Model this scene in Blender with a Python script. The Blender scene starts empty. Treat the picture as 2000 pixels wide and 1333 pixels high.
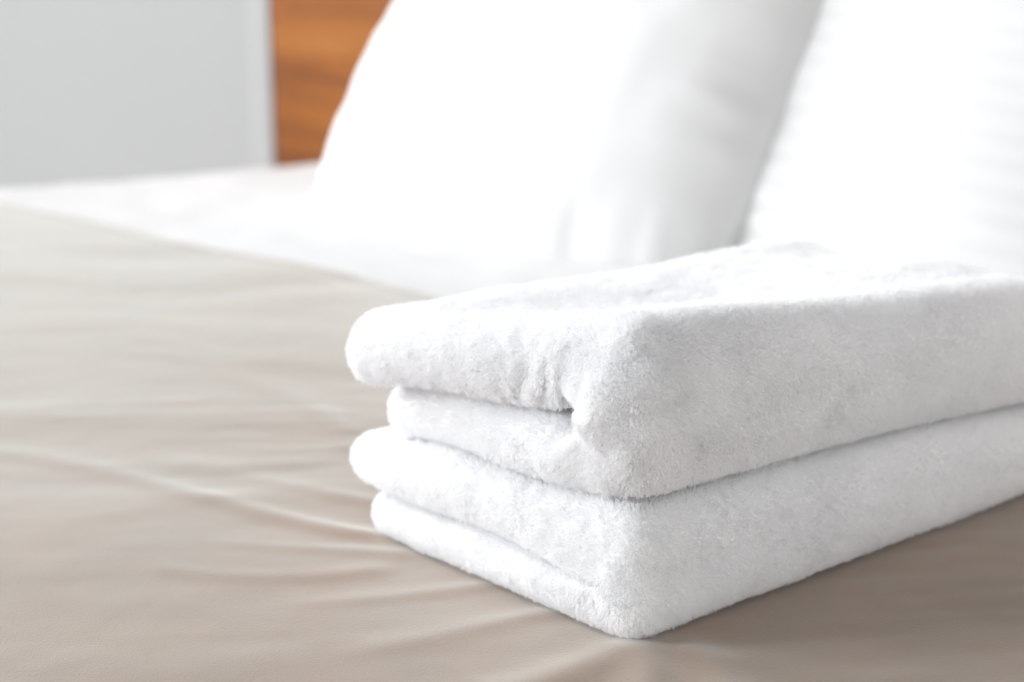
import bpy, math, random
import numpy as np
from mathutils import Vector, Matrix

sc = bpy.context.scene
C = sc.collection
R = math.radians

# ---------------------------------------------------------------- camera
CAM_H, PITCH, FPX = 0.36, R(15.0), 3600.0
cd = bpy.data.cameras.new('camera')
cam = bpy.data.objects.new('camera', cd); C.objects.link(cam)
cam.location = (0, 0, CAM_H)
cam.rotation_euler = (R(90) - PITCH, 0, 0)
cd.sensor_width = 36; cd.lens = FPX / 2000 * 36
cd.clip_start = 0.02; cd.clip_end = 50
cd.dof.use_dof = True
cd.dof.focus_distance = 0.858
cd.dof.aperture_fstop = 5.6
sc.camera = cam

# ---------------------------------------------------------------- world and lamps (window daylight plus added fill lamps)
w = bpy.data.worlds.new('World'); sc.world = w; w.use_nodes = True
bg = w.node_tree.nodes['Background']
bg.inputs[0].default_value = (1.0, 0.988, 0.972, 1); bg.inputs[1].default_value = 0.28

def area(name, loc, target, sx, sy, power, col):
    ld = bpy.data.lights.new(name, 'AREA'); ld.shape = 'RECTANGLE'
    ld.size = sx; ld.size_y = sy; ld.energy = power; ld.color = col
    o = bpy.data.objects.new(name, ld); C.objects.link(o)
    o.location = loc
    o.rotation_euler = (Vector(target) - Vector(loc)).to_track_quat('-Z', 'Z').to_euler()
    return o
area('window_light', (-6.4, 5.6, 3.6), (0.0, 1.05, 0.05), 5.6, 4.2, 730, (0.96, 0.98, 1.0))
area('left_fill_light', (-3.9, 0.95, 0.95), (0.0, 1.05, 0.1), 2.0, 1.6, 194, (0.96, 0.975, 1.0))  # added fill lamp, no real door: brightens the towels' left faces
area('right_fill_light', (2.6, -1.9, 0.6), (0.15, 0.95, 0.08), 2.6, 1.0, 35, (0.98, 0.99, 1.0))  # added low fill lamp, no real wall: lifts the towels' right faces
area('overhead_fill_light', (0.3, -1.3, 2.3), (0.05, 1.2, 0.0), 3.2, 2.4, 26, (1.0, 0.99, 0.975))  # added fill lamp overhead, in place of stronger ambient light

sc.view_settings.view_transform = 'Standard'
sc.view_settings.look = 'None'
sc.view_settings.exposure = 0.0
sc.view_settings.gamma = 1.0
sc.cycles.max_bounces = 14
sc.cycles.diffuse_bounces = 7
sc.cycles.transparent_max_bounces = 8
sc.cycles.use_denoising = True
sc.cycles_curves.shape = 'RIBBONS'

# ---------------------------------------------------------------- helpers
cp, sp = math.cos(PITCH), math.sin(PITCH)
def ground(x, y, z=0.0):
    """where the sight line through photo point x, y (2000 x 1333) meets the level z above the bed"""
    r, d = (x - 1000) / FPX, (y - 666.5) / FPX
    F, D = cp - d * sp, sp + d * cp
    s = (CAM_H - z) / D
    return np.array([r * s, F * s])

def vnoise(p, seed=0):
    """smooth value noise in -1..1 at p (n, 3)"""
    p = np.asarray(p, dtype=np.float64)
    i = np.floor(p).astype(np.int64); f = p - i
    f = f * f * f * (f * (f * 6 - 15) + 10)
    out = np.zeros(len(p))
    for dx in (0, 1):
        for dy in (0, 1):
            for dz in (0, 1):
                h = ((i[:, 0] + dx) * 374761393 + (i[:, 1] + dy) * 668265263 + (i[:, 2] + dz) * 2147483647 + seed * 974634777) & 0xFFFFFFFF
                h = ((h ^ (h >> 13)) * 1274126177) & 0xFFFFFFFF
                h = h ^ (h >> 16)
                v = (h & 0xFFFFFF) / float(0xFFFFFF)
                wgt = (f[:, 0] if dx else 1 - f[:, 0]) * (f[:, 1] if dy else 1 - f[:, 1]) * (f[:, 2] if dz else 1 - f[:, 2])
                out += v * wgt
    return out * 2 - 1

def fbm(p, seed=0, octaves=3):
    a, s, t = 1.0, 1.0, np.zeros(len(p))
    for k in range(octaves):
        t += a * vnoise(np.asarray(p) * s + 17.3 * k, seed + k); a *= 0.5; s *= 2.03
    return t

def sstep(a, b, x):
    t = np.clip((x - a) / (b - a), 0, 1); return t * t * (3 - 2 * t)

def mesh_obj(name, verts, faces, mat, parent=None, smooth=True):
    me = bpy.data.meshes.new(name)
    verts = np.asarray(verts, dtype=np.float32)
    me.from_pydata(verts.tolist(), [], faces.tolist() if hasattr(faces, 'tolist') else faces)
    if smooth: me.polygons.foreach_set('use_smooth', [True] * len(me.polygons))
    if mat: me.materials.append(mat)
    me.update()
    o = bpy.data.objects.new(name, me); C.objects.link(o)
    if parent: o.parent = parent
    return o

def grid_faces(idx):
    a = idx[:-1, :-1].ravel(); b = idx[1:, :-1].ravel(); c = idx[1:, 1:].ravel(); d = idx[:-1, 1:].ravel()
    return np.stack([a, b, c, d], 1)

def vert_normals(v, f):
    n = np.zeros_like(v)
    fn = np.cross(v[f[:, 2]] - v[f[:, 0]], v[f[:, 3]] - v[f[:, 1]])
    for k in range(4):
        for ax in range(3):
            n[:, ax] += np.bincount(f[:, k], fn[:, ax], minlength=len(v))
    l = np.linalg.norm(n, axis=1, keepdims=True); l[l == 0] = 1
    return n / l

def tag(o, label, cat, group=None):
    o['label'] = label; o['category'] = cat
    if group: o['group'] = group
    return o

def empty(name, loc=(0, 0, 0)):
    o = bpy.data.objects.new(name, None); C.objects.link(o); o.location = loc
    o.empty_display_size = 0.1
    return o

# ---------------------------------------------------------------- materials
def new_mat(name):
    m = bpy.data.materials.new(name); m.use_nodes = True
    nt = m.node_tree; b = nt.nodes['Principled BSDF']
    return m, nt, b

def cloth_mat(name, col, rough=0.85, sheen=0.0, bump_scale=900, bump=0.15, spec=0.3, mottled=None, stripes=None):
    m, nt, b = new_mat(name)
    N, L = nt.nodes.new, nt.links.new
    b.inputs['Base Color'].default_value = (*col, 1)
    b.inputs['Roughness'].default_value = rough
    b.inputs['Specular IOR Level'].default_value = spec
    b.inputs['Sheen Weight'].default_value = sheen
    b.inputs['Sheen Roughness'].default_value = 0.45
    b.inputs['Sheen Tint'].default_value = (0.88, 0.975, 0.965, 1)
    tc = N('ShaderNodeTexCoord')
    if mottled:
        n2 = N('ShaderNodeTexNoise'); n2.inputs['Scale'].default_value = mottled[1]; n2.inputs['Detail'].default_value = 3
        mx = N('ShaderNodeMix'); mx.data_type = 'RGBA'
        mx.inputs['A'].default_value = (*col, 1); mx.inputs['B'].default_value = (*mottled[0], 1)
        rp = N('ShaderNodeMapRange'); rp.inputs['From Min'].default_value = 0.35; rp.inputs['From Max'].default_value = 0.7
        L(tc.outputs['Object'], n2.inputs['Vector']); L(n2.outputs['Fac'], rp.inputs['Value'])
        L(rp.outputs['Result'], mx.inputs['Factor']); L(mx.outputs['Result'], b.inputs['Base Color'])
    if stripes:
        sx = N('ShaderNodeSeparateXYZ'); L(tc.outputs['Object'], sx.inputs['Vector'])
        mu = N('ShaderNodeMath'); mu.operation = 'MULTIPLY'; mu.inputs[1].default_value = 2 * math.pi / stripes
        si = N('ShaderNodeMath'); si.operation = 'SINE'
        mr = N('ShaderNodeMapRange'); mr.interpolation_type = 'SMOOTHSTEP'
        mr.inputs['From Min'].default_value = -0.25; mr.inputs['From Max'].default_value = 0.25
        mr.inputs['To Min'].default_value = 0; mr.inputs['To Max'].default_value = 1
        L(sx.outputs['Y'], mu.inputs[0]); L(mu.outputs[0], si.inputs[0]); L(si.outputs[0], mr.inputs['Value'])
        mx = N('ShaderNodeMix'); mx.data_type = 'RGBA'
        mx.inputs['A'].default_value = (*col, 1); mx.inputs['B'].default_value = (*[c * 0.955 for c in col], 1)
        L(mr.outputs['Result'], mx.inputs['Factor']); L(mx.outputs['Result'], b.inputs['Base Color'])
        rr = N('ShaderNodeMapRange'); rr.inputs['To Min'].default_value = 0.38; rr.inputs['To Max'].default_value = 0.8
        L(mr.outputs['Result'], rr.inputs['Value']); L(rr.outputs['Result'], b.inputs['Roughness'])
    nz = N('ShaderNodeTexNoise'); nz.inputs['Scale'].default_value = bump_scale; nz.inputs['Detail'].default_value = 4
    bp = N('ShaderNodeBump'); bp.inputs['Strength'].default_value = bump; bp.inputs['Distance'].default_value = 0.001
    L(tc.outputs['Object'], nz.inputs['Vector']); L(nz.outputs['Fac'], bp.inputs['Height']); L(bp.outputs['Normal'], b.inputs['Normal'])
    return m

WHITE = (0.765, 0.768, 0.772)
towel_mat = cloth_mat('white_terry', (0.86, 0.86, 0.865), rough=1.0, bump_scale=700, bump=0.6, spec=0.1)
pile_mat = cloth_mat('white_terry_pile', (0.962, 0.966, 0.976), rough=1.0, bump_scale=10, bump=0.0, spec=0.0)
sheet_mat = cloth_mat('white_percale', WHITE, rough=0.8, bump_scale=600, bump=0.05)
pillow_mat = cloth_mat('white_pillowcase', (0.68, 0.68, 0.682), rough=0.75, bump_scale=600, bump=0.05)
satin_mat = cloth_mat('white_satin_stripe', (0.745, 0.745, 0.748), rough=0.6, bump_scale=600, bump=0.05, stripes=0.024)
cover_mat = cloth_mat('taupe_cotton', (0.220, 0.131, 0.079), rough=0.43, sheen=0.72, bump_scale=750, bump=0.20, spec=0.85,
                      mottled=((0.25, 0.140, 0.080), 14))

def wood_material():
    m, nt, b = new_mat('warm_wood')
    N, L = nt.nodes.new, nt.links.new
    tc = N('ShaderNodeTexCoord'); mp = N('ShaderNodeMapping')
    mp.inputs['Scale'].default_value = (1.1, 1.0, 7.0)
    L(tc.outputs['Object'], mp.inputs['Vector'])
    n1 = N('ShaderNodeTexNoise'); n1.inputs['Scale'].default_value = 1.6; n1.inputs['Detail'].default_value = 6; n1.inputs['Roughness'].default_value = 0.55
    L(mp.outputs['Vector'], n1.inputs['Vector'])
    cr = N('ShaderNodeValToRGB'); e = cr.color_ramp.elements
    e[0].position = 0.36; e[0].color = (0.15, 0.047, 0.012, 1)
    e[1].position = 0.66; e[1].color = (0.35, 0.14, 0.032, 1)
    k = e.new(0.5); k.color = (0.27, 0.088, 0.014, 1)
    L(n1.outputs['Fac'], cr.inputs['Fac'])
    n2 = N('ShaderNodeTexNoise'); n2.inputs['Scale'].default_value = 30; n2.inputs['Detail'].default_value = 3
    L(mp.outputs['Vector'], n2.inputs['Vector'])
    bp = N('ShaderNodeBump'); bp.inputs['Strength'].default_value = 0.2; bp.inputs['Distance'].default_value = 0.002
    L(n2.outputs['Fac'], bp.inputs['Height']); L(bp.outputs['Normal'], b.inputs['Normal'])
    L(cr.outputs['Color'], b.inputs['Base Color'])
    b.inputs['Roughness'].default_value = 0.5; b.inputs['Specular IOR Level'].default_value = 0.2
    return m
wood_mat = wood_material()

def paint_material(name, col):
    m, nt, b = new_mat(name)
    N, L = nt.nodes.new, nt.links.new
    tc = N('ShaderNodeTexCoord')
    n1 = N('ShaderNodeTexNoise'); n1.inputs['Scale'].default_value = 3.0; n1.inputs['Detail'].default_value = 4
    L(tc.outputs['Object'], n1.inputs['Vector'])
    mx = N('ShaderNodeMix'); mx.data_type = 'RGBA'
    mx.inputs['A'].default_value = (*col, 1); mx.inputs['B'].default_value = (*[c * 0.96 for c in col], 1)
    L(n1.outputs['Fac'], mx.inputs['Factor']); L(mx.outputs['Result'], b.inputs['Base Color'])
    n2 = N('ShaderNodeTexNoise'); n2.inputs['Scale'].default_value = 180
    bp = N('ShaderNodeBump'); bp.inputs['Strength'].default_value = 0.15; bp.inputs['Distance'].default_value = 0.001
    L(tc.outputs['Object'], n2.inputs['Vector']); L(n2.outputs['Fac'], bp.inputs['Height']); L(bp.outputs['Normal'], b.inputs['Normal'])
    b.inputs['Roughness'].default_value = 0.8
    return m
wall_mat = paint_material('wall_paint', (0.35, 0.35, 0.35))
lit_wall_mat = paint_material('lit_wall_tone', (0.37, 0.37, 0.372))  # wall tone made paler: brightening beside the headboard put into the colour
floor_mat = paint_material('pale_floor', (0.45, 0.42, 0.38))

# ---------------------------------------------------------------- the room: wall, floor
LD = np.array([0.658, 0.753])        # along the bed, towards the head
AD = np.array([0.753, -0.658])       # across the bed, to the right in the photograph
def at(l, a): return LD * l + AD * a   # bed coordinates to world x, y

def box(name, l0, l1, a0, a1, z0, z1, mat, parent=None, bevel=0.0, org=(0, 0, 0)):
    vs = []
    for z in (z0, z1):
        for l, a in ((l0, a0), (l1, a0), (l1, a1), (l0, a1)):
            p = at(l, a); vs.append((p[0] - org[0], p[1] - org[1], z - org[2]))
    fs = [(0, 3, 2, 1), (4, 5, 6, 7), (0, 1, 5, 4), (1, 2, 6, 5), (2, 3, 7, 6), (3, 0, 4, 7)]
    o = mesh_obj(name, vs, [list(f) for f in fs], mat, parent, smooth=False)
    import bmesh
    bm = bmesh.new(); bm.from_mesh(o.data)
    bmesh.ops.recalc_face_normals(bm, faces=bm.faces)
    bm.to_mesh(o.data); bm.free()
    if bevel:
        b = o.modifiers.new('bevel', 'BEVEL'); b.width = bevel; b.segments = 4
        for p in o.data.polygons: p.use_smooth = True
        b.harden_normals = False
    return o

WALL_L = 1.95
HEAD_L = 1.89
wall = box('wall', WALL_L, WALL_L + 0.12, -3.4, 3.0, -0.62, 2.1, wall_mat)
wall['kind'] = 'structure'
floor = box('floor', -1.6, WALL_L - 0.002, -3.4, 3.0, -0.72, -0.62, floor_mat)
floor['kind'] = 'structure'

# ---------------------------------------------------------------- bed: mattress, base, headboard, legs
bed = empty('bed', (*at(0.7, 0.3), -0.62))
tag(bed, 'bed with a white sheeted mattress and an orange brown wooden headboard', 'bed')
def under_bed(o):
    o.parent = bed; o.matrix_parent_inverse = Matrix.Translation(bed.location).inverted(); return o

P1, P2 = ground(0, 350), ground(600, 301)
ed = (P2 - P1) / np.linalg.norm(P2 - P1)           # the left edge of the mattress
en = np.array([ed[1], -ed[0]])                     # pointing inwards, to the right
def edge_dist(x, y):                               # inward distance from that edge
    return (x - P1[0]) * en[0] + (y - P1[1]) * en[1]

def drape(x, y, z, r, lift=0.0):
    """let a sheet that reaches past the left mattress edge bend over it and hang"""
    q = edge_dist(x, y)
    over = np.clip(r - q, 0, None)                 # arc length past the start of the curve
    ang = np.clip(over / r, 0, math.pi / 2)
    rest = np.clip(over - r * math.pi / 2, 0, None)
    q_new = np.where(over > 0, r - (r + lift) * np.sin(ang), q)
    dz = np.where(over > 0, -(r + lift) * (1 - np.cos(ang)) - rest, 0)
    return x + (q_new - q) * en[0], y + (q_new - q) * en[1], z + dz

# mattress: one rounded slab whose top is the white fitted sheet
def build_mattress():
    n = 180
    # parameters: along the edge (t) and inwards (q)
    head = []
    ts = np.concatenate([np.linspace(-2.2, -0.4, 50), np.linspace(-0.39, 0.75, n)])
    qs = np.concatenate([np.linspace(-0.24, 0.03, 40), np.linspace(0.035, 1.9, 170)])
    T, Q = np.meshgrid(ts, qs, indexing='ij')
    x = P1[0] + ed[0] * T + en[0] * Q; y = P1[1] + ed[1] * T + en[1] * Q
    l = x * LD[0] + y * LD[1]
    over = np.clip(l - (HEAD_L - 0.012), 0, None)
    x = x - LD[0] * over; y = y - LD[1] * over
    z = np.full_like(x, -0.004)
    pp = np.stack([x.ravel(), y.ravel(), np.zeros(x.size)], 1)
    wr = fbm(pp * 7 + 3, 5, 3).reshape(x.shape) * 0.0022
    wr += (fbm(np.stack([(pp @ np.array([AD[0], AD[1], 0])) * 5, (pp @ np.array([LD[0], LD[1], 0])) * 22, pp[:, 2]], 1), 9, 2).reshape(x.shape)) * 0.0012
    z = z + wr - 0.0030
    x, y, z = drape(x, y, z, 0.035)
    idx = np.arange(x.size).reshape(x.shape)
    f = grid_faces(idx)[:, ::-1]
    return np.stack([x.ravel(), y.ravel(), z.ravel()], 1), f
v, f = build_mattress()
matt = under_bed(mesh_obj('mattress', v, f, sheet_mat))
matt['label'] = 'mattress under a smooth white sheet'
b_ = under_bed(box('bed_base', -0.55, HEAD_L - 0.02, -0.10, 1.60, -0.50, -0.235, wood_mat, bevel=0.01))
for (l_, a_) in ((-0.45, 0.0), (1.6, 0.0), (-0.45, 1.5), (1.6, 1.5)):
    under_bed(box('leg', l_, l_ + 0.06, a_, a_ + 0.06, -0.62, -0.502, wood_mat, bevel=0.005))

# where the sight line at photo x 532 meets the headboard front
def on_plane_a(px, py, l):
    r, d = (px - 1000) / FPX, (py - 666.5) / FPX
    dx, dy = r, cp - d * sp
    s = l / (dx * LD[0] + dy * LD[1])
    return s * (dx * AD[0] + dy * AD[1])
A_END = on_plane_a(534, 200, HEAD_L)
hb = under_bed(box('headboard', HEAD_L, WALL_L - 0.004, A_END, 1.9, -0.55, 0.62, wood_mat, bevel=0.004))
tr_ = box('lit_wall_strip', HEAD_L - 0.002, WALL_L - 0.004, A_END - 0.050, A_END - 0.002, -0.55, 0.625, lit_wall_mat, hb, bevel=0.003)  # added strip imitating the brighter band of wall beside the headboard
tr_.matrix_parent_inverse = Matrix.Translation(bed.location).inverted() @ Matrix.Identity(4)
tr_.matrix_parent_inverse = (Matrix.Translation(bed.location) @ Matrix.Translation(-bed.location))

# ---------------------------------------------------------------- pillows
def pillow(name, mat, base, width, height, thick, tilt, yaw, seed, roll=0.0, taper=0.0, crumple=1.0):
    nx, ny = 150, 130
    u = np.sin(np.linspace(-math.pi / 2, math.pi / 2, nx)); v = np.sin(np.linspace(-math.pi / 2, math.pi / 2, ny))
    U, V = np.meshgrid(u, v, indexing='ij')
    # plan outline: sides slightly drawn in between the corners
    X = U * width / 2 * np.sqrt(1 - 0.20 * V ** 4)
    Y = V * height / 2 * np.sqrt(1 - 0.20 * U ** 4)
    prof = (np.clip(1 - np.abs(U) ** 3.0, 0, 1) ** 0.6) * (np.clip(1 - np.abs(V) ** 3.4, 0, 1) ** 0.5)
    prof = prof * (1 - 0.10 * V)                  # fuller at the bottom
    pts, nrm = [], []
    k = np.stack([X.ravel() * 6, Y.ravel() * 6, np.full(X.size, seed * 3.1)], 1)
    soft = fbm(k, seed, 3).reshape(X.shape)
    # creases that run in from the side seams
    ra = fbm(np.stack([X.ravel() * 5, Y.ravel() * 26, np.full(X.size, 1.7 * seed)], 1), seed + 9, 2).reshape(X.shape)
    rb = fbm(np.stack([X.ravel() * 26, Y.ravel() * 5, np.full(X.size, 2.3 * seed)], 1), seed + 19, 2).reshape(X.shape)
    edge_x = sstep(0.55, 0.95, np.abs(U)) * np.clip(1 - np.abs(U), 0, 1) ** 0.3
    edge_y = sstep(0.55, 0.95, np.abs(V)) * np.clip(1 - np.abs(V), 0, 1) ** 0.3
    wr = soft * 0.0045 * prof + ra * 0.008 * edge_x + rb * 0.010 * edge_y
    wr = wr * crumple
    front = prof * thick / 2 + wr
    back = -(prof * thick / 2) + wr * 0.5
    # the stuffing sinks: the base flattens on the bed
    idx1 = np.arange(nx * ny).reshape(nx, ny)
    idx2 = idx1 + nx * ny
    idx2[0, :] = idx1[0, :]; idx2[-1, :] = idx1[-1, :]; idx2[:, 0] = idx1[:, 0]; idx2[:, -1] = idx1[:, -1]
    front[0, :] = front[-1, :] = 0; front[:, 0] = front[:, -1] = 0
    P = np.concatenate([np.stack([X.ravel(), Y.ravel(), front.ravel()], 1), np.stack([X.ravel(), Y.ravel(), back.ravel()], 1)])
    f = np.concatenate([grid_faces(idx1), grid_faces(idx2)[:, ::-1]])
    P[:, 1] += height / 2
    P[:, 0] *= 1 - taper * (P[:, 1] / height)
    P[:, 0] += roll * P[:, 1]
    # local frame: x across, y up the pillow, z out of its front
    o = mesh_obj(name, P, f, mat)
    ex = Vector((AD[0], AD[1], 0)); ex.rotate(Matrix.Rotation(yaw, 3, 'Z'))
    ld = Vector((0, 0, 1)).cross(ex)
    ey = Vector((0, 0, 1)) * math.cos(tilt) + ld * math.sin(tilt)
    ez = ex.cross(ey)
    M = Matrix((ex, ey, ez)).transposed().to_4x4()
    M.translation = Vector(base)
    o.matrix_world = M
    # press what would sink below the sheet flat
    co = np.empty(len(o.data.vertices) * 3, dtype=np.float32); o.data.vertices.foreach_get('co', co); co = co.reshape(-1, 3)
    Mn = np.array(M)
    wz = co @ Mn[2, :3] + Mn[2, 3]
    z0, kk = -0.014, 0.016
    dz = 0.5 * (wz + z0 + np.sqrt((wz - z0) ** 2 + kk ** 2)) - wz
    dz *= sstep(0.12, 0.02, wz)
    inv = np.linalg.inv(Mn[:3, :3])
    co = co + np.outer(dz, inv[:, 2])
    o.data.vertices.foreach_set('co', co.astype(np.float32).ravel()); o.data.update()
    return o

p1 = pillow('pillow', pillow_mat, (-0.045, 1.765, -0.075), 0.55, 0.60, 0.175, R(33), R(0), 3, roll=0.055, taper=0.06)
tag(p1, 'plump white pillow on the left, leaning back with a shaded right side', 'pillow', 'white pillows at the head of the bed')
p2 = pillow('pillow', satin_mat, (0.215, 1.665, -0.11), 0.70, 0.58, 0.19, R(30), R(0), 7, roll=0.05, crumple=0.45)
tag(p2, 'white pillow with faint satin stripes at the right edge, behind the towels', 'pillow', 'white pillows at the head of the bed')

# ---------------------------------------------------------------- the taupe bedspread
EDGE = [ground(*p) for p in ((-260, 335), (0, 390), (220, 437), (330, 468), (560, 502), (700, 533), (820, 566))]
EDGE.append(ground(820, 566) + np.array([0.748, -0.664]) * 0.6)
EDGE.append(ground(820, 566) + np.array([0.748, -0.664]) * 1.4)
EDGE = np.array(EDGE)
ecum = np.concatenate([[0], np.cumsum(np.linalg.norm(np.diff(EDGE, axis=0), axis=1))])
def edge_at(s):
    x = np.interp(s, ecum, EDGE[:, 0]); y = np.interp(s, ecum, EDGE[:, 1])
    return x, y

def ridge(x, y, pts, w0, w1, h0, h1, side=0.0):
    """height of a soft crease along a polyline of photo points lying on the bed"""
    P = np.array([ground(*p) for p in pts])
    for _ in range(3):                             # round the corners of the polyline
        Q = 0.75 * P[:-1] + 0.25 * P[1:]; Q2 = 0.25 * P[:-1] + 0.75 * P[1:]
        P = np.concatenate([P[:1], np.stack([Q, Q2], 1).reshape(-1, 2), P[-1:]])
    # resample smoothly
    seg = np.linalg.norm(np.diff(P, axis=0), axis=1); cu = np.concatenate([[0], np.cumsum(seg)]); tot = cu[-1]
    best = np.full(x.shape, 1e9); tb = np.zeros(x.shape); sg = np.zeros(x.shape)
    for k in range(len(P) - 1):
        a, b = P[k], P[k + 1]; d = b - a; L = np.linalg.norm(d); d = d / L
        t = np.clip((x - a[0]) * d[0] + (y - a[1]) * d[1], 0, L)
        dx, dy = x - (a[0] + d[0] * t), y - (a[1] + d[1] * t)
        dist = np.hypot(dx, dy); s = dx * d[1] - dy * d[0]
        m = dist < best
        best = np.where(m, dist, best); tb = np.where(m, (cu[k] + t) / tot, tb); sg = np.where(m, np.sign(s) * dist, sg)
    wd = w0 + (w1 - w0) * tb; ht = (h0 + (h1 - h0) * tb) * sstep(0, 0.25, tb + 0.12) * sstep(1.0, 0.93, tb * 0.97)
    g = np.exp(-(best / wd) ** 2)
    return 0.78 * ht * (g + side * (sg / wd) * g * 1.4)

def build_cover():
    s = np.arange(0.0, ecum[-1] + 0.001, 0.0042)
    # distance from the edge towards the foot of the bed; the first rows roll over the rounded hem
    hem = 0.005
    ang = np.linspace(0, math.pi, 9)
    d = np.concatenate([np.arange(0.0035, 0.55, 0.0045), np.arange(0.55, 1.10, 0.0040), np.arange(1.10, 1.9, 0.012)])
    ex, ey = edge_at(s)
    # smooth the outline
    k = np.ones(25) / 25
    exs = np.convolve(np.pad(ex, 12, 'edge'), k, 'valid'); eys = np.convolve(np.pad(ey, 12, 'edge'), k, 'valid')
    nrm = np.array([-0.664, -0.748])
    S, Dm = np.meshgrid(np.arange(len(s)), d, indexing='ij')
    x = exs[S] + nrm[0] * Dm; y = eys[S] + nrm[1] * Dm
    fl = np.stack([x.ravel(), y.ravel(), np.zeros(x.size)], 1)
    z = np.zeros_like(x)
    near = sstep(1.7, 1.1, y)
    # broad unevenness and fine creases that run roughly across the picture
    q = np.stack([fl[:, 0] * 4.2 + fl[:, 1] * 2.0, fl[:, 1] * 15 - fl[:, 0] * 1.5, fl[:, 2]], 1)
    warp = fbm(fl * 6, 41, 2) * 0.45
    q[:, 1] += warp
    n1 = fbm(q, 21, 3).reshape(x.shape)
    q2 = np.stack([fl[:, 0] * 16 + fl[:, 1] * 7, fl[:, 1] * 62 - fl[:, 0] * 7, fl[:, 2]], 1); q2[:, 1] += warp * 3
    n2 = fbm(q2, 31, 3).reshape(x.shape)
    patch = sstep(-0.3, 0.6, fbm(fl * 5 + 9, 51, 2)).reshape(x.shape)
    z += 0.0009 * n1 + 0.00022 * n2 * (0.35 + patch)
    n3 = fbm(fl * 55, 61, 3).reshape(x.shape)
    z += 0.00010 * n3
    z += ridge(x, y, [(-80, 872), (60, 888), (200, 914), (350, 958), (500, 1000), (640, 1034), (760, 1052)], 0.013, 0.007, 0.0008, 0.0026, 0.2)
    z += ridge(x, y, [(300, 1108), (430, 1126), (600, 1128), (760, 1112)], 0.007, 0.008, 0.0006, 0.0012)
    z += ridge(x, y, [(330, 890), (500, 935), (640, 965), (740, 985)], 0.012, 0.007, 0.0004, 0.0014)
    z += ridge(x, y, [(420, 1062), (560, 1072), (720, 1078), (800, 1085)], 0.006, 0.006, 0.0005, 0.0013)
    z += ridge(x, y, [(560, 1180), (760, 1165), (900, 1150), (1010, 1135)], 0.008, 0.006, 0.0005, 0.0014)
    z += ridge(x, y, [(700, 1270), (900, 1235), (1030, 1205), (1130, 1190)], 0.010, 0.007, 0.0007, 0.0016)
    z += ridge(x, y, [(1235, 1262), (1160, 1300), (1060, 1340), (960, 1370)], 0.010, 0.018, 0.0030, 0.0036)
    z += ridge(x, y, [(1262, 1262), (1268, 1300), (1262, 1360), (1240, 1420)], 0.009, 0.015, 0.0030, 0.0042)
    z += ridge(x, y, [(1330, 1262), (1385, 1290), (1420, 1340), (1445, 1420)], 0.010, 0.018, 0.0024, 0.0042)
    z += ridge(x, y, [(590, 770), (650, 835), (690, 880)], 0.012, 0.008, 0.0008, 0.0014)
    z += ridge(x, y, [(420, 720), (560, 770), (690, 850)], 0.016, 0.010, 0.0008, 0.0012)
    # hem rolls down to the sheet
    roll = np.clip(Dm / 0.012, 0, 1); z += 0.0045 * np.sqrt(np.clip(1 - (1 - roll) ** 2, 0, 1)) - 0.0045
    z -= 0.0015
    z -= 0.0009 * np.exp(-((Dm - 0.024) / 0.004) ** 2)      # stitched hem line
    # the weight of the stack presses the cover down a little
    O = np.array([0.054, 0.80]); Au = np.array([-0.65, 0.76]); Bv = np.array([0.76, 0.65])
    pu = (x - O[0]) * Au[0] + (y - O[1]) * Au[1]; pv = (x - O[0]) * Bv[0] + (y - O[1]) * Bv[1]
    inside = sstep(-0.012, 0.02, pu) * sstep(0.225, 0.19, pu) * sstep(-0.012, 0.02, pv) * sstep(0.37, 0.33, pv)
    z = z * (1 - inside) + (-0.004) * inside
    x2, y2, z2 = drape(x, y, z, 0.035, 0.004)
    z2 = z2 + 0.002
    # hem: a last row tucked under
    top = np.stack([x2, y2, z2], 2)
    lip = top[:, :1, :].copy(); lip[:, :, 2] -= 0.006; lip[:, :, 0] += 0.0015 * 0.664; lip[:, :, 1] += 0.0015 * 0.748
    g = np.concatenate([lip, top], 1)
    idx = np.arange(g.shape[0] * g.shape[1]).reshape(g.shape[:2])
    return g.reshape(-1, 3), grid_faces(idx)
v, f = build_cover()
cover = mesh_obj('bedspread', v, f[:, ::-1], cover_mat)
tag(cover, 'taupe grey bedspread, softly creased, spread over the bed beneath the towels', 'bedspread')

# ---------------------------------------------------------------- towels
O = np.array([0.0560, 0.785]); AU = np.array([-0.65, 0.76]); AU /= np.linalg.norm(AU)
BV = np.array([-AU[1] * -1, 0]); BV = np.array([AU[1], -AU[0]])
LV = 0.352
def blend(u, v, near, left, right, back):
    s = np.clip(u / 0.214, -0.1, 1.1); t = np.clip(v / LV, -0.05, 1.05)
    return near * (1 - s) * (1 - t) + left * s * (1 - t) + right * (1 - s) * t + back * s * t

rng = np.random.default_rng(7)

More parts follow.
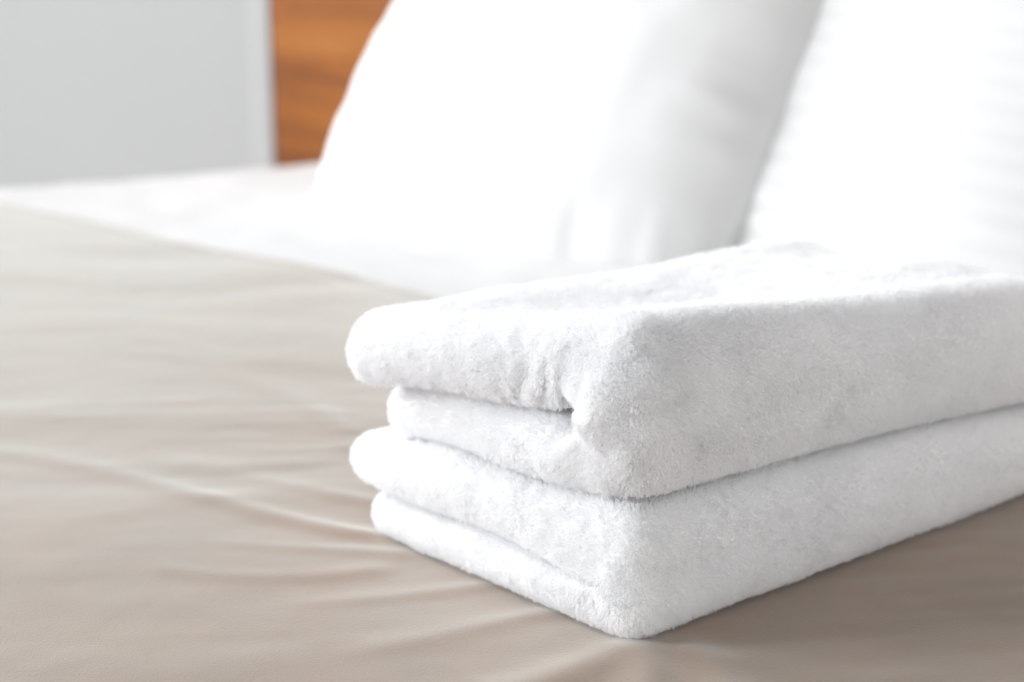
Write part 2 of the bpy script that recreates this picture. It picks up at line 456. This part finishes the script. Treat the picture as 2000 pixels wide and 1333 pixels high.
def towel(name, zb_f, zc_f, zt_f, uc, ub0, ends, voffs, seed, rim=0.017, gathers=0.0, nexp=3.0, gap=0.0, wm_end=0.05, wm_len=0.05, bulge=0.006):
    """a thick terry slab bent double: s runs from the lower free end round the fold to the upper free end, v along the fold"""
    tq = np.linspace(0, math.pi / 2, 13)
    rounded = rim * (1 - np.cos(tq))
    n_str = 95; n_b = 64
    l_lo, l_up = ends[0] - uc, ends[1] - uc
    # s samples: (kind, value)
    dist_lo = np.concatenate([rounded, np.linspace(rim, l_lo, n_str)[1:]])       # distance from the free end
    dist_up = np.concatenate([rounded, np.linspace(rim, l_up, n_str)[1:]])
    u_lo = ends[0] - dist_lo; phi_lo = np.full(len(u_lo), -math.pi / 2)
    phi_b = np.linspace(-math.pi / 2, math.pi / 2, n_b + 2)[1:-1]
    u_up = (ends[1] - dist_up)[::-1]
    u_s = np.concatenate([u_lo, np.full(n_b, uc), u_up])
    phi = np.concatenate([phi_lo, phi_b, np.full(len(u_up), math.pi / 2)])
    ds = np.concatenate([dist_lo, np.full(n_b, 1.0), dist_up[::-1]])
    vv = np.concatenate([rounded, np.linspace(rim, LV - rim, 190)[1:-1], LV - rounded[::-1]])
    US, VV = np.meshgrid(u_s, vv, indexing='ij')
    PH = np.repeat(phi[:, None], len(vv), 1); DS = np.repeat(ds[:, None], len(vv), 1)
    dv = np.minimum(VV, LV - VV)
    a = np.clip(1 - dv / rim, 0, 1); b = np.clip(1 - DS / rim, 0, 1)
    a2 = a * np.sqrt(1 - b ** 2 / 2); b2 = b * np.sqrt(1 - a ** 2 / 2)
    rr = np.clip(np.sqrt(a2 ** 2 + b2 ** 2), 0, 1)
    prof = np.clip(1 - rr ** 2.2, 0, 1) ** (1 / 2.2)
    prof[rr >= 0.99999] = 0
    VV2 = np.where(VV < LV / 2, VV + (a - a2) * rim, VV - (a - a2) * rim)
    US2 = US - (b - b2) * rim
    cx = np.cos(PH) ** (2 / nexp) * (np.abs(PH) < 1.5707); sz = np.abs(np.sin(PH)) ** (2 / nexp)
    wm = wm_end + (0.5 - wm_end) * sstep(uc - 0.002, uc + wm_len, US2) * (cx < 0.02) if wm_len > 0 else 0.5 - 0.22 * cx
    up = np.sin(PH) >= 0
    sheets = []
    for wtarget in (1.0, 0.012):
        if wtarget < 0.5:
            mouth = np.exp(-((US2 - uc - 0.008) / 0.016) ** 2) * sstep(0.06, 0.0, VV2) * gap
            wt = 0.012 + mouth
        else:
            wt = wtarget
        W = wm + (wt - wm) * prof
        uu = US2 - W * ub0 * cx
        zc = zc_f(uu, VV2); zt = zt_f(uu, VV2); zb = zb_f(uu, VV2)
        H = np.where(up, zt - zc, zc - zb)
        zz = zc + np.where(up, 1, -1) * W * H * sz
        # bow the crease edge: layers shift against each other at the free ends
        sh = np.where(up, voffs[1], voffs[0]) * sstep(uc, 0.2, uu)
        vcur = VV2 + sh * sstep(LV * 0.6, 0.0, VV2)
        # inner folds bulge out a little where the bend is squeezed together
        vcur = vcur - bulge * cx * sstep(0.05, 0.0, VV2) * (1 - W) * 1.2
        if gathers:
            gm = sstep(0.028, 0.05, uu) * sstep(0.105, 0.075, uu) * sstep(0.03, 0.0, VV2) * up
            gm = gm * (sstep(1.0, 0.25, W) )
            ph = (uu / 0.0165 + 0.35 * W) * 2 * math.pi + 3.2 * vnoise(np.stack([uu.ravel() * 60, W.ravel() * 2, np.full(uu.size, 3.3)], 1), 5).reshape(uu.shape)
            vcur = vcur + gathers * gm * (0.5 + 0.5 * np.cos(ph))
        px = O[0] + AU[0] * uu + BV[0] * vcur; py = O[1] + AU[1] * uu + BV[1] * vcur
        sheets.append(np.stack([px, py, zz], 2))
    n0, n1 = VV.shape
    idx1 = np.arange(n0 * n1).reshape(n0, n1); idx2 = idx1 + n0 * n1
    idx2 = idx2.copy(); idx2[0, :] = idx1[0, :]; idx2[-1, :] = idx1[-1, :]; idx2[:, 0] = idx1[:, 0]; idx2[:, -1] = idx1[:, -1]
    f = np.concatenate([grid_faces(idx1), grid_faces(idx2)[:, ::-1]])
    V = np.concatenate([sheets[0].reshape(-1, 3), sheets[1].reshape(-1, 3)])
    nv = vert_normals(V, f)
    # soft lumps of a plush towel
    outer = np.concatenate([np.ones(n0 * n1), (prof.ravel() < 0.8) * 1.0])
    cxx = np.concatenate([cx.ravel(), cx.ravel()]); VVx = np.concatenate([VV2.ravel()] * 2)
    endness = 0.55 + 2.0 * sstep(0.06, 0.0, VVx) * sstep(0.0, 0.5, cxx) * (1 if gathers else 0.4)
    disp = (fbm(V * 26, seed, 3) * 0.0013 * endness + fbm(V * 90, seed + 5, 2) * 0.00045 + fbm(V * 260, seed + 8, 2) * 0.00028) * (0.15 + 0.85 * outer)
    V = V + nv * disp[:, None]
    nv = vert_normals(V, f)
    # flip if inside out
    ctr = V.mean(0)
    if np.mean(np.sum(nv[:n0 * n1] * (V[:n0 * n1] - ctr), 1)) < 0:
        f = f[:, ::-1]; nv = -nv
    V[:, 2] = np.maximum(V[:, 2], -0.004)
    o_ = mesh_obj(name, V - np.array([O[0], O[1], 0]), f, towel_mat)
    o_.location = (O[0], O[1], 0)
    inner = np.concatenate([np.zeros(n0 * n1), (prof.ravel() > 0.93) * 1.0])
    return o_, V, f, nv, inner

def flow(p, seed):
    """a slowly turning direction field: how the pile has been brushed"""
    return np.stack([fbm(p * 42 + 11.1, seed, 2), fbm(p * 42 + 57.7, seed + 3, 2), fbm(p * 42 + 91.3, seed + 6, 2)], 1)

def pile(parent, V, f, nv, inner, count, seed, zlow, tuft=0.0):
    rg = np.random.default_rng(seed)
    tri = np.concatenate([f[:, [0, 1, 2]], f[:, [0, 2, 3]]])
    A = V[tri[:, 1]] - V[tri[:, 0]]; B = V[tri[:, 2]] - V[tri[:, 0]]
    area_ = 0.5 * np.linalg.norm(np.cross(A, B), axis=1)
    inn = inner[tri].mean(1); cz = V[tri][:, :, 2].mean(1)
    cen = V[tri].mean(1)
    wgt = area_ * (1 - sstep(0.2, 0.8, inn))
    # nearer pile shows larger: build it denser there
    wgt *= 0.30 + 0.70 * sstep(1.10, 0.90, cen[:, 1]) + 0.5 * sstep(0.95, 0.82, cen[:, 1])
    nz = nv[tri[:, 0]][:, 2]
    wgt = np.where((nz < -0.85), wgt * 0.05, wgt)
    pr = wgt / wgt.sum()
    pick = rg.choice(len(tri), size=count, p=pr)
    r1, r2 = np.sqrt(rg.random(count)), rg.random(count)
    b0, b1, b2 = 1 - r1, r1 * (1 - r2), r1 * r2
    t = tri[pick]
    P = V[t[:, 0]] * b0[:, None] + V[t[:, 1]] * b1[:, None] + V[t[:, 2]] * b2[:, None]
    N = nv[t[:, 0]] * b0[:, None] + nv[t[:, 1]] * b1[:, None] + nv[t[:, 2]] * b2[:, None]
    N /= np.linalg.norm(N, axis=1, keepdims=True) + 1e-9
    fl = flow(P, seed); fl -= N * np.sum(fl * N, 1)[:, None]
    jit = rg.normal(size=(count, 3)) * 0.42; jit -= N * np.sum(jit * N, 1)[:, None]
    grav = np.array([0, 0, -0.25]) - N * (N[:, 2] * -0.25)[:, None]
    patch = sstep(-0.5, 0.7, fbm(P * 30 + 4.4, seed + 20, 2))
    ln = (0.0016 + 0.0016 * rg.random(count)) * (0.90 + 0.24 * patch) * (1 + tuft * 0.75 * np.exp(-np.sum(((P - np.array([0.066, 0.806, 0.138])) / np.array([0.035, 0.03, 0.026])) ** 2, 1)))
    D = N + fl * 0.42 + jit + grav
    D /= np.linalg.norm(D, axis=1, keepdims=True)
    tip = P + D * ln[:, None]
    # fibres gather into little tufts
    cs = 0.0022
    cell = np.floor(P / cs).astype(np.int64)
    h = (cell[:, 0] * 73856093) ^ (cell[:, 1] * 19349663) ^ (cell[:, 2] * 83492791) ^ (seed * 977)
    def hh(k):
        q = ((h + k * 2654435761) & 0xFFFFFFFF); q = ((q ^ (q >> 15)) * 2246822519) & 0xFFFFFFFF; q ^= q >> 13
        return (q & 0xFFFF) / 65535.0
    cc = (cell + np.stack([hh(1), hh(2), hh(3)], 1)) * cs
    target = cc + (fl * 0.4 + N) * (0.0022 + 0.0008 * hh(4))[:, None]
    cl = 0.50 * hh(5)[:, None]
    tip = tip * (1 - cl) + target * cl
    curl = rg.normal(size=(count, 3)) * 0.00022
    K = 4
    pts = np.empty((count, K, 3), dtype=np.float32)
    for k in range(K):
        q = k / (K - 1)
        mid = P + N * (ln * q)[:, None]
        end = P + (tip - P) * q
        pts[:, k] = mid * (1 - q) + end * q + curl * math.sin(math.pi * q) - N * 0.0003 * (1 - q)
    pts[:, :, 2] = np.maximum(pts[:, :, 2], zlow)
    org = np.array(parent.location, dtype=np.float32)
    pts -= org
    hc = bpy.data.hair_curves.new('terry_pile')
    hc.add_curves([K] * count)
    hc.points.foreach_set('position', pts.reshape(-1))
    rad = np.tile(np.array([0.000085, 0.00008, 0.00006, 0.00003], dtype=np.float32), count)
    ra = hc.attributes.get('radius') or hc.attributes.new('radius', 'FLOAT', 'POINT')
    ra.data.foreach_set('value', rad)
    hc.materials.append(pile_mat)
    hc.update_tag()
    o = bpy.data.objects.new('terry_pile', hc); C.objects.link(o); o.parent = parent
    o['kind'] = 'stuff'
    return o

mid_z = lambda u, v: blend(u, v, 0.069, 0.051, 0.052, 0.045) + 0.0013 * np.sin(u * 55 + v * 9) + 0.001 * np.sin(v * 31 + 1) - 0.0055 * np.exp(-((u - 0.01) / 0.055) ** 2 - (v / 0.07) ** 2)
top_z = lambda u, v: blend(u, v, 0.1555, 0.120, 0.124, 0.117) + 0.0025 * np.sin(u * 42 + 0.5) * np.sin(v * 14) + 0.0016 * np.sin(v * 24 + 0.7) - 0.003 * np.sin(np.clip(u / 0.21, 0, 1) * math.pi) * sstep(0.0, 0.08, v)
lo, V1, f1, n1, i1 = towel('towel', lambda u, v: u * 0 - 0.0005, lambda u, v: blend(u, v, 0.026, 0.0245, 0.024, 0.022) - 0.0012 * np.sin(u * 45 + v * 12), mid_z,
                           0.026, 0.026, (0.209, 0.230), (0.0, 0.0), 11, rim=0.015, nexp=2.6, wm_end=0.06, wm_len=0.075, bulge=0.002)
tag(lo, 'lower thick white folded towel, lying flat on the taupe bedspread', 'towel', 'stack of folded white towels')
hi, V2, f2, n2, i2 = towel('towel', lambda u, v: mid_z(u, v) + 0.0005, lambda u, v: blend(u, v, 0.109, 0.083, 0.090, 0.082) - 0.0022 * np.sin(u * 34 - 0.4 + v * 7), top_z,
                           0.036, 0.036, (0.210, 0.215), (0.010, -0.012), 23, rim=0.020, gathers=0.0025, gap=0.19, wm_end=0.10, wm_len=0.022, nexp=2.6)
tag(hi, 'upper plush white towel folded double, resting on top of the other towel', 'towel', 'stack of folded white towels')
pile(lo, V1, f1, n1, i1, 330000, 5, 0.0008)
pile(hi, V2, f2, n2, i2, 420000, 9, 0.01, tuft=1.0)
